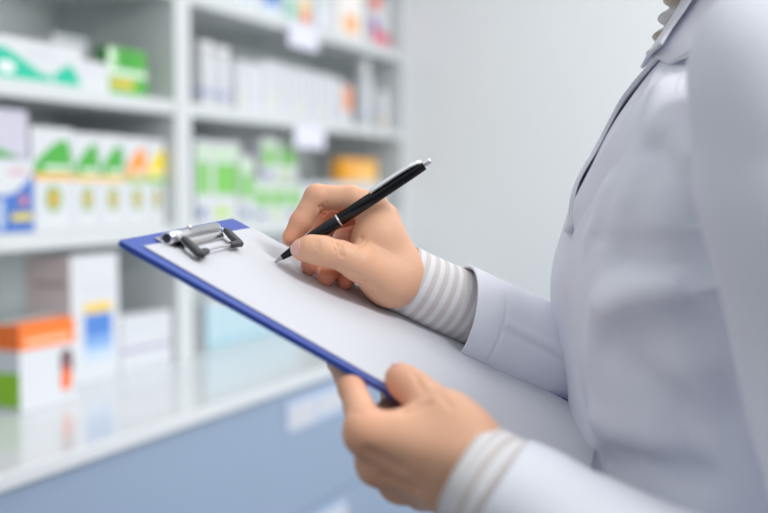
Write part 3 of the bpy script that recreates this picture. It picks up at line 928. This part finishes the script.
def groove(V, Fq, a, b, depth, width):
    N = vnormals(V, Fq)
    d = seg_dist(V, a, b)
    return V - N * (depth * np.exp(-(d / width) ** 2))[:, None]
def wrinkle(V, Fq, pa_, pb_, depth=0.0006, width=0.0012):
    return groove(V, Fq, arr(pa_), arr(pb_), depth, width)
def front_pt(field, px, py):             # where the view ray meets the hand: for creases laid on its surface
    r = arr(ray(px, py).normalized()); o = arr(CAM)
    ts = np.arange(0.45, 0.98, 0.002)
    dd = field(o + ts[:, None] * r)
    neg = np.nonzero(dd < 0)[0]
    if len(neg) == 0:                    # the ray misses: nearest approach
        return o + r * ts[int(np.argmin(dd))]
    t0, t1 = ts[max(neg[0] - 1, 0)], ts[neg[0]]
    for _ in range(14):
        tm = 0.5 * (t0 + t1)
        if float(field((o + r * tm)[None, :])[0]) < 0: t1 = tm
        else: t0 = tm
    return o + r * t1
for (x0, y0, x1, y1, dp, wd) in ((336, 243, 341, 256, .0009, .0013), (332, 242, 335, 251, .0007, .0010), (341, 246, 344, 256, .0006, .0010), (318, 241, 319, 250, .0005, .0010), (315, 241, 315, 247, .0004, .0009),
                                 (350, 277, 366, 281, .0009, .0013), (355, 284, 372, 287, .0009, .0012), (361, 290, 378, 293, .0009, .0012), (346, 271, 358, 274, .0006, .0011), (368, 298, 386, 298, .0008, .0012),
                                 (355, 244, 361, 238, .0008, .0022), (357, 247, 366, 242, .0006, .0013), (322, 206, 324, 214, .0010, .0016), (319, 207, 320, 214, .0009, .0010), (326, 203, 327, 211, .0007, .0012)):
    VR = wrinkle(VR, FR, front_pt(fnr, x0, y0), front_pt(fnr, x1, y1), dp, wd)
for (x0, y0, x1, y1, dp, wd) in ((332, 190, 366, 190, -.0004, .003),):
    VR = wrinkle(VR, FR, front_pt(fnr, x0, y0), front_pt(fnr, x1, y1), dp, wd)
for (x0, y0, x1, y1, dp, wd) in ((417, 375, 424, 392, .0009, .0014), (412, 372, 418, 386, .0007, .0012), (405, 412, 428, 403, .0016, .0025), (368, 452, 400, 468, .0022, .0034), (385, 477, 412, 489, .0022, .0034), (351, 412, 362, 414, .0008, .0015), (440, 395, 452, 408, .0007, .0015)):
    VL = wrinkle(VL, FL, front_pt(fnl, x0, y0), front_pt(fnl, x1, y1), dp, wd)

# head, neck and limbs of the body, mostly under the clothes or above the picture
NK = np.array([0.272, 0.745, 1.50])
HD = np.array([0.235, 0.745, 1.690])
def fnb(p):
    q = p.copy(); q[..., 1] = np.abs(q[..., 1] - 0.745) + 0.745
    d = cone(p, (0.278, .745, 1.46), (0.255, .745, 1.62), 0.050, 0.048)
    sk = ellipsoid(p, HD + (0.01, 0, 0.02), I3, (0.092, 0.074, 0.100))
    d = smin(d, sk, 0.02)
    d = smin(d, ellipsoid(p, HD + (-0.035, 0, -0.045), I3, (0.058, 0.058, 0.075)), 0.025)
    d = smin(d, ellipsoid(p, HD + (-0.062, 0, -0.098), I3, (0.022, 0.026, 0.020)), 0.02)
    d = smin(d, cone(p, HD + (-0.088, 0, 0.005), HD + (-0.108, 0, -0.032), 0.007, 0.0105), 0.008)
    d = smin(d, ellipsoid(q, HD + (-0.096, 0.011, -0.034), I3, (0.009, 0.008, 0.007)), 0.005)
    d = smin(d, ellipsoid(p, HD + (-0.087, 0, -0.062), I3, (0.010, 0.024, 0.006)), 0.006)
    d = smin(d, ellipsoid(p, HD + (-0.085, 0, -0.073), I3, (0.011, 0.021, 0.007)), 0.006)
    d = smin(d, ellipsoid(q, HD + (0.012, 0.076, -0.008), I3, (0.020, 0.008, 0.032)), 0.006)
    d = -smin(-d, ellipsoid(q, HD + (-0.092, 0.032, 0.012), I3, (0.016, 0.017, 0.011)), 0.010)
    d = smin(d, ellipsoid(q, HD + (-0.070, 0.031, 0.010), I3, (0.0135, 0.0135, 0.0125)), 0.003)
    d = smin(d, cone(p, (0.285, .745, 1.44), (0.285, .745, 1.0), 0.075, 0.085), 0.04)
    return d
VB, FB = surface_nets(fnb, (0.10, 0.62, 0.95), (0.42, 0.87, 1.82), 0.0045)
VB = smooth_verts(VB, FB, 1)
def arm(path, n=20):
    bm = bmesh.new()
    return path
elb_l, sh_l = arr(P(920, 660, .50)), np.array([0.235, 0.585, 1.425])
elb_r, sh_r = arr(P(690, 425, .915)), np.array([0.275, 0.900, 1.425])
def fna(p):
    d = None
    for w, e, s in ((0.5 * (fl[0] + fl[1]), elb_l, sh_l), (0.5 * (fa[0] + fa[1]), elb_r, sh_r)):
        c = smin(cone(p, w, e, 0.022, 0.033), cone(p, e, s, 0.034, 0.042), 0.02)
        c = smin(c, cone(p, s, (0.285, .745, 1.40), 0.045, 0.06), 0.02)
        d = c if d is None else np.minimum(d, c)
    return d
allp = np.array([fl[0], fa[0], elb_l, elb_r, sh_l, sh_r, fl[1], fa[1]])
VA, FA = surface_nets(fna, allp.min(0) - 0.07, allp.max(0) + 0.07, 0.006)
Vs, Fs, off = [], [], 0
for v, f in ((VR, FR), (VL, FL), (VB, FB), (VA, FA)):
    Vs.append(v); Fs.append(f + off); off += len(v)
V_all, F_all = np.concatenate(Vs), np.concatenate(Fs)
body = np_mesh('body', V_all, F_all, M['skin'], person)
# ruddier skin at fingertips and knuckles
red = np.zeros(len(V_all))
for c, amt, wd in ((r_index[-1][0], .6, .018), (r_index[3][0], .25, .014), (r_index[2][0], .25, .012), (r_middle[-1][0], .8, .018), (r_ring[-1][0], .8, .016), (r_little[-1][0], .8, .016), (r_thumb[-1][0], .25, .010),
                   (r_middle[2][0], .7, .022), (r_ring[3][0], .6, .02), (l_index[0][0], .4, .016), (l_index[2][0], .35, .02), (l_thumb[-1][0], .35, .016), (l_middle[0][0], .3, .016)):
    red = np.maximum(red, amt * np.exp(-((np.linalg.norm(V_all - c, axis=1)) / wd) ** 2))
at = body.data.attributes.new('redness', 'FLOAT', 'POINT')
at.data.foreach_set('value', red.astype(np.float32))

def fingernail(field, tip, prev, normal, L=0.0115, wd=0.0095, back=0.004):
    """a thin curved plate laid on the fingertip: rays from the finger's axis find the skin"""
    tip = Vector(tip); ax = (tip - Vector(prev)).normalized()
    n = Vector(normal); n = (n - ax * n.dot(ax)).normalized()
    sd = ax.cross(n)
    nu, nv = 14, 14
    o_, d_ = [], []
    for i in range(nu + 1):
        for j in range(nv + 1):
            a, c = 2 * i / nu - 1, 2 * j / nv - 1
            x = a * math.sqrt(1 - 0.30 * c * c) * L / 2; y = c * math.sqrt(1 - 0.22 * a * a) * wd / 2
            ang = y / 0.0085
            o_.append((tip + ax * min(x - back + L / 2, 0.0035))[:]); d_.append((n * math.cos(ang) + sd * math.sin(ang) + ax * (max(0, x - back + L / 2 - 0.0035) / 0.0085)).normalized()[:])
    o_, d_ = np.array(o_), np.array(d_)
    t0, t1 = np.zeros(len(o_)), np.full(len(o_), 0.016)
    for _ in range(18):
        tm = 0.5 * (t0 + t1)
        ins = field(o_ + d_ * tm[:, None]) < 0
        t0 = np.where(ins, tm, t0); t1 = np.where(ins, t1, tm)
    rim = np.array([min(1.0, 3.0 * min(i, nu - i) / nu + 0.0, 3.0 * min(j, nv - j) / nv) for i in range(nu + 1) for j in range(nv + 1)])
    top = o_ + d_ * (t1 + 0.0001 + 0.00035 * np.sqrt(rim))[:, None]
    bot = o_ + d_ * (t1 - 0.0007)[:, None]
    V = np.concatenate([top, bot])
    Fc = []
    w = nv + 1; nn = (nu + 1) * w
    for i in range(nu):
        for j in range(nv):
            a = i * w + j
            Fc.append((a, a + 1, a + w + 1, a + w)); Fc.append((nn + a, nn + a + w, nn + a + w + 1, nn + a + 1))
    edge = [(0, j) for j in range(nv + 1)] + [(i, nv) for i in range(1, nu + 1)] + [(nu, j) for j in range(nv - 1, -1, -1)] + [(i, 0) for i in range(nu - 1, 0, -1)]
    for (a, b), (c, d) in zip(edge, edge[1:] + edge[:1]):
        p, q_ = a * w + b, c * w + d
        Fc.append((p, nn + p, nn + q_, q_))
    return np_mesh('fingernail', V, Fc, M['nail'], person)
fingernail(fnr, r_thumb[-1][0], r_thumb[-2][0], -FW * 0.95 + UP * 0.12, L=0.0135, wd=0.0125, back=0.0035)
fingernail(fnr, r_ring[-1][0], r_ring[-2][0], -FW * 0.75 - RT * 0.5 - UP * 0.2, L=0.010, wd=0.009, back=0.003)
fingernail(fnr, r_little[-1][0], r_little[-2][0], -FW * 0.75 - RT * 0.5 - UP * 0.2, L=0.0085, wd=0.008, back=0.003)
fingernail(fnr, r_index[-1][0], r_index[-2][0], UP * 0.4 - RT * 0.6 + FW * 0.9, L=0.010, wd=0.009, back=0.003)
fingernail(fnr, r_middle[-1][0], r_middle[-2][0], -RT * 0.9 + FW * 0.5 + UP * 0.3, L=0.010, wd=0.009, back=0.003)
fingernail(fnl, l_thumb[-1][0], l_thumb[-2][0], UP * 0.9 + FW * 0.2 - RT * 0.1, L=0.012, wd=0.011, back=0.001)

for s in (-1, 1):
    bm = bmesh.new(); bmesh.ops.create_uvsphere(bm, u_segments=32, v_segments=24, radius=0.0115, matrix=Matrix.Translation(HD + np.array([-0.0735, 0.031 * s, 0.010])))
    ec = Vector(HD + np.array([-0.0735, 0.031 * s, 0.010]))
    for f in bm.faces:                   # iris and pupil face forward, a little down
        c = (f.calc_center_median() - ec).normalized().dot(Vector((-1, 0, -0.25)).normalized())
        f.material_index = 2 if c > 0.97 else (1 if c > 0.80 else 0)
    obj('eye', bm, [M['eye_white'], M['hair'], M['black_plastic']], person, True, world=True)
def fnh(p):
    d = ellipsoid(p, HD + (0.022, 0, 0.035), I3, (0.098, 0.084, 0.100))
    d = np.maximum(d, -(p[..., 0] - (HD[0] - 0.045) - 0.35 * (HD[2] + 0.06 - p[..., 2])))
    d = smin(d, ellipsoid(p, HD + (0.115, 0, 0.05), I3, (0.045, 0.045, 0.042)), 0.015)
    return np.maximum(d, 1.60 - p[..., 2])
VH, FH = surface_nets(fnh, (0.10, 0.63, 1.58), (0.45, 0.86, 1.86), 0.005)
np_mesh('hair', smooth_verts(VH, FH, 2), FH, M['hair'], person)

# coat
HH = [0.74, 0.90, 1.05, 1.15, 1.20, 1.25, 1.30, 1.34, 1.39, 1.43, 1.456, 1.49, 1.515, 1.54]
XF = [0.120, 0.132, 0.140, 0.138, 0.1345, 0.1350, 0.1305, 0.1245, 0.134, 0.153, 0.168, 0.191, 0.208, 0.222]
XB = [0.400, 0.385, 0.350, 0.345, 0.348, 0.352, 0.356, 0.360, 0.362, 0.360, 0.355, 0.345, 0.335, 0.330]
HW = [0.190, 0.185, 0.155, 0.150, 0.150, 0.152, 0.156, 0.160, 0.160, 0.148, 0.118, 0.074, 0.062, 0.058]
YC = 0.745
hh = np.linspace(0.70, 1.56, 200)
def sm(a):
    v = np.interp(hh, HH, a)
    k = np.hanning(13); k /= k.sum()
    return np.convolve(np.pad(v, 6, mode='edge'), k, mode='valid')
xf_, xb_, hw_ = sm(XF), sm(XB), sm(HW)
def fnt(p):
    h = p[..., 2]
    a, b, w = np.interp(h, hh, xf_), np.interp(h, hh, xb_), np.interp(h, hh, hw_)
    cx, rx = (a + b) / 2, (b - a) / 2
    dx = np.abs(p[..., 0] - cx) / rx; dy = np.abs(p[..., 1] - YC) / w
    n = 2.3
    d = ((dx ** n + dy ** n) ** (1 / n) - 1) * np.minimum(rx, w)
    q = p.copy(); q[..., 1] = np.abs(q[..., 1] - YC)
    d = smin(d, ellipsoid(q, (0.207, 0.075, 1.315), I3, (0.072, 0.070, 0.075)), 0.03)
    d = smin(d, cone(p, (0.265, 0.68, 1.465), (0.240, 0.60, 1.425), 0.045, 0.052), 0.05)
    d = smin(d, cone(p, (0.275, 0.81, 1.465), (0.280, 0.89, 1.425), 0.045, 0.050), 0.05)
    d = np.maximum(d, 0.72 - h)
    # the neck opening: slanting plane
    return np.maximum(d, (h - 1.556) - 0.10 * (p[..., 0] - 0.25))
VT, FT = surface_nets(fnt, (0.06, 0.50, 0.70), (0.46, 1.0, 1.60), 0.0042)
VT = smooth_verts(VT, FT, 4)
def torso_pt(px, py): return front_pt(fnt, px, py)
def ridge(V, Fq, pts, amp, width):
    N = vnormals(V, Fq)
    d = np.full(len(V), 9.0)
    w3 = [torso_pt(*p) for p in pts]
    for a, b in zip(w3, w3[1:]): d = np.minimum(d, seg_dist(V, a, b))
    return V + N * (amp * np.exp(-(d / width) ** 2))[:, None]
for pts, amp, wd in (([(596, 238), (650, 243), (706, 243)], -0.0018, 0.004), ([(616, 252), (655, 260), (686, 258)], -0.012, 0.013), ([(612, 312), (645, 299), (676, 293)], 0.011, 0.014),
                     ([(604, 345), (640, 330), (690, 330)], -0.009, 0.016), ([(652, 146), (668, 175), (682, 212)], -0.008, 0.012), ([(658, 90), (648, 135), (630, 195)], 0.004, 0.012),
                     ([(700, 40), (700, 130), (704, 230)], -0.020, 0.018), ([(716, 250), (726, 340), (734, 410)], -0.012, 0.020), ([(600, 300), (590, 370), (604, 440)], 0.0035, 0.010),
                     ([(566, 300), (578, 380), (596, 460)], -0.002, 0.006), ([(630, 370), (670, 410), (690, 470)], -0.010, 0.016), ([(596, 462), (640, 455), (690, 480)], -0.006, 0.012), ([(606, 420), (640, 440), (690, 450)], 0.008, 0.014),
                     ([(606, 190), (600, 215), (590, 235)], 0.003, 0.010)):
    VT = ridge(VT, FT, pts, amp, wd)
coat = np_mesh('lab_coat', VT, FT, M['coat'], person); coat['label'] = 'white lab coat'

def fold(th, L, pos, a, b, seed, amp):
    r = np.random.RandomState(seed)
    o = np.zeros_like(th)
    for k in range(7):
        f = r.randint(1, 4); ph = r.uniform(0, 6.28); fr = r.uniform(12, 42); p2 = r.uniform(0, 6.28)
        o += amp * r.uniform(0.4, 1) * np.sin(f * th + ph + 1.2 * np.sin(fr * L * 0.4)) * math.sin(fr * L + p2)
    return o * min(1, L / 0.06)
# right sleeve (far arm), hem line and back seam
def offs_r(th, L, pos, a, b):
    o = fold(th, L, pos, a, b, 3, 0.0007)
    o = o - 0.0009 * math.exp(-((L - 0.021) / 0.0012) ** 2)
    c = -0.10 + 0.6 * L
    dth = (th - 1.55 + math.pi) % (2 * math.pi) - math.pi
    if L > 0.022:
        o = o - 0.0013 * np.exp(-((dth - c) / 0.045) ** 2) + 0.0010 * np.exp(-((dth - c + 0.13) / 0.09) ** 2)
    return o
w_c = 0.5 * (wr[0] + wr[1])
rs_path = [(P(459, 313, .812), .0362, .039), (P(485, 327.5, .818), .0384, .040), (P(520, 346, .829), .0418, .042), (P(560, 367, .845), .0455, .044), (P(625, 390, .885), .043, .048), (Vector(elb_r), .052, .054),
           (Vector(elb_r).lerp(Vector(sh_r), 0.4) + Vector((0.006, 0, 0)), .053, .055), (Vector(elb_r).lerp(Vector(sh_r), 0.8), .056, .058), (Vector(sh_r) + Vector((0.0, -0.01, 0.012)), .048, .05), (Vector(sh_r) + Vector((0, -0.05, 0.02)), .036, .04)]
sleeve_r = sleeve_tube('sleeve', rs_path, arr(UP + RT * 0.3), M['coat'], coat, ns=220, nc=144, offs=offs_r, shear=-0.010, power=2.0)
def offs_l(th, L, pos, a, b):
    return fold(th, L, pos, a, b, 11, 0.0018)
ls_path = [(P(500, 494, .577), .0335, .0375), (P(530, 513, .572), .0360, .040), (P(575, 545, .563), .0395, .044), (P(680, 592, .545), .045, .05), (P(800, 625, .525), .050, .054), (Vector(elb_l), .054, .056),
           (P(892, 520, .520), .055, .058), (P(850, 330, .542), .057, .060), (P(818, 180, .556), .059, .062), (P(806, 90, .568), .056, .060), (P(798, 50, .60), .048, .054), (P(780, 30, .65), .030, .040)]
sleeve_l = sleeve_tube('sleeve', ls_path, arr(UP), M['coat'], coat, ns=150, offs=offs_l)

# lapels and collar: cloth sheets laid over the coat front, near side and its mirror
def sheet(name, outline, parent, mat, mirror=False, lift=None, thick=0.0022, nu=26, nv=12):
    """outline: two polylines (inner edge, outer edge) in picture columns and rows, laid on the coat"""
    ia = catmull([list(torso_pt(*p)) for p in outline[0]], nu)
    ib = catmull([list(torso_pt(*p)) for p in outline[1]], nu)
    V, n0 = [], []
    for i in range(nu):
        for j in range(nv):
            v = j / (nv - 1)
            p = ia[i] * (1 - v) + ib[i] * v
            e = 1e-3
            for _ in range(3):
                g = np.array([float(fnt((p + d_)[None])[0] - fnt((p - d_)[None])[0]) for d_ in (np.array([e, 0, 0]), np.array([0, e, 0]), np.array([0, 0, e]))])
                g /= max(np.linalg.norm(g), 1e-9)
                p = p - g * float(fnt(p[None])[0])
            h = 0.003 + (lift(i / (nu - 1), v) if lift else 0)
            V.append(p + g * h); n0.append(g)
    V = np.array(V); n0 = np.array(n0)
    V2 = V - n0 * thick
    if mirror:
        for q in (V, V2): q[:, 1] = 2 * YC - q[:, 1]
    Fc = []
    W = nv; T = len(V)
    for i in range(nu - 1):
        for j in range(nv - 1):
            a = i * W + j
            Fc.append((a, a + 1, a + W + 1, a + W)); Fc.append((T + a, T + a + W, T + a + W + 1, T + a + 1))
    edge = [(0, j) for j in range(nv)] + [(i, nv - 1) for i in range(1, nu)] + [(nu - 1, j) for j in range(nv - 2, -1, -1)] + [(i, 0) for i in range(nu - 2, 0, -1)]
    for (a, b), (c, d) in zip(edge, edge[1:] + edge[:1]):
        Fc.append((a * W + b, T + a * W + b, T + c * W + d, c * W + d))
    return np_mesh(name, np.concatenate([V, V2]), Fc, mat, parent)
lap_in = [(664, 50), (651, 86), (635, 112), (613, 144), (599, 166), (582, 196), (568, 232)]
lap_out = [(684, 50), (672, 92), (657, 122), (638, 152), (620, 177), (600, 205), (574, 238)]
lift_lap = lambda u, v: 0.0015 * math.sin(math.pi * u) * (1 - v) - 0.0060 * v ** 1.5 - 0.006 * math.exp(-(u / 0.10) ** 2)
sheet('lapel', (lap_in, lap_out), coat, M['coat'], False, lift_lap)
sheet('lapel', (lap_in, lap_out), coat, M['coat'], True, lambda u, v: (0.0004 + 0.0022 * math.exp(-((u - 0.2) / 0.16) ** 2) + 0.0034 * math.exp(-((u - 0.78) / 0.16) ** 2)) * (1 - v) - 0.004 * v, thick=0.003)
col_in = [(700, -26), (690, -6), (676, 20), (664, 42), (656, 60)]
col_out = [(738, -8), (726, 14), (708, 34), (690, 52), (668, 64)]
sheet('collar', (col_in, col_out), coat, M['coat'], False, lambda u, v: 0.004 * (1 - v) - 0.003 * v)
sheet('collar', (col_in, col_out), coat, M['coat'], True, lambda u, v: 0.004 + 0.004 * (1 - v))
for k, hz in enumerate((1.12, 1.0, 0.88)):
    xx = float(np.interp(hz, hh, xf_)) - 0.001
    bm = bmesh.new(); lathe(bm, [(0, 0.0035), (0.007, 0.0035), (0.0085, 0.002), (0.0085, 0), (0, 0)], 24, 0, frame((xx, YC, hz), (-1, 0, 0)))
    obj('button', bm, M['eye_white'], coat, True, world=True)

# shirt: cuffs and ruffled collar
def offs_c(th, L, pos, a, b): return 0.0005 * np.sin(2 * th + 1) + 0.0004 * np.sin(3 * th + 30 * L)
c_path = [(P(401.5, 277.5, .812), .0256, .0310), (P(418, 286, .815), .0258, .0312), (P(440, 297, .820), .0268, .0320), (P(470, 311, .828), .0275, .033), (P(500, 326, .836), .028, .034)]
cuff_r = sleeve_tube('shirt_cuff', c_path, arr(UP + RT * 0.3), M['shirt'], person, ns=40, offs=offs_c, thick=0.0016, lip=0.02)
cuff_r['label'] = 'white shirt cuff with beige stripes'
# overlapping edge of the cuff, its slit and button, on the lower side
def cuff_slit():
    bm = bmesh.new()
    a, b = P(452, 324, .797), P(466, 296, .797)
    return bm
c_path = [(P(467, 472, .591), .0300, .0345), (P(480, 480, .588), .0305, .035), (P(497, 491, .583), .0312, .0355), (P(530, 512, .575), .032, .036)]
cuff_l = sleeve_tube('shirt_cuff', c_path, arr(UP), M['shirt'], person, ns=40, offs=offs_c, thick=0.0016, lip=0.02)
cuff_l['label'] = 'white shirt cuff with beige stripes'
def ruffle(mirror):
    pts = catmull([list(P(690, -34, .75)), list(P(677, -8, .752)), list(P(669, 16, .754)), list(P(662, 40, .756)), list(P(654, 62, .758))], 90)
    V, uv = [], []
    nv = 10
    for lay in (0, 1):
        for i, p in enumerate(pts):
            t = i / 89
            for j in range(nv):
                v = j / (nv - 1)
                wv = 0.004 * math.sin(t * 6.28 * 5.2) * (0.3 + 0.7 * v)
                sc = 0.003 * math.cos(t * 6.28 * 5.2) * v
                q_ = p + arr(RT) * (0.012 - 0.016 * v - sc) + arr(FW) * (wv - 0.004) + arr(UP) * (0.004 * v) + arr(FW) * lay * 0.0009
                if mirror: q_ = np.array([q_[0] + 0.02, 2 * YC - q_[1], q_[2]])
                V.append(q_); uv.append((v, t * 0.10))
    Fc = []; T = 90 * nv
    for i in range(89):
        for j in range(nv - 1):
            a = i * nv + j
            Fc.append((a, a + 1, a + nv + 1, a + nv)); Fc.append((T + a, T + a + nv, T + a + nv + 1, T + a + 1))
    edge = [(0, j) for j in range(nv)] + [(i, nv - 1) for i in range(1, 90)] + [(89, j) for j in range(nv - 2, -1, -1)] + [(i, 0) for i in range(88, 0, -1)]
    for (a, b), (c, d) in zip(edge, edge[1:] + edge[:1]):
        Fc.append((a * nv + b, T + a * nv + b, T + c * nv + d, c * nv + d))
    o = np_mesh('shirt_collar', V, Fc, M['shirt_collar'], person, uvs=uv)
M['shirt_collar'] = stripe_material('shirt_collar_stripes', srgb(232, 232, 232), srgb(205, 190, 160), 0.038, 0.25, 0.3)
ruffle(False); ruffle(True)

# trousers and shoes, below the picture
for s in (-1, 1):
    bm = bmesh.new()
    wire_tube(bm, [Vector((0.255, YC + s * 0.085, 0.80)), Vector((0.255, YC + s * 0.088, 0.5)), Vector((0.265, YC + s * 0.09, 0.25)), Vector((0.27, YC + s * 0.09, 0.085))], 0.062, 24, 0, 20)
    obj('trouser_leg', bm, M['trouser'], person, False, world=True)
    def fsh(p, s=s):
        c = np.array([0.22, YC + s * 0.09, 0.045])
        d = smin(ellipsoid(p, c + (0.02, 0, 0), I3, (0.09, 0.038, 0.045)), ellipsoid(p, c + (-0.06, 0, -0.015), I3, (0.075, 0.042, 0.032)), 0.03)
        d = smin(d, cone(p, c + (0.05, 0, 0), c + (0.05, 0, 0.05), 0.035, 0.036), 0.02)
        return np.maximum(d, 0.001 - p[..., 2])
    V_, F_ = surface_nets(fsh, (0.05, YC + s * 0.09 - 0.07, -0.01), (0.36, YC + s * 0.09 + 0.07, 0.15), 0.006)
    V_[:, 2] = np.maximum(V_[:, 2], 0.0)
    np_mesh('shoe', V_, F_, M['shoe'], person)
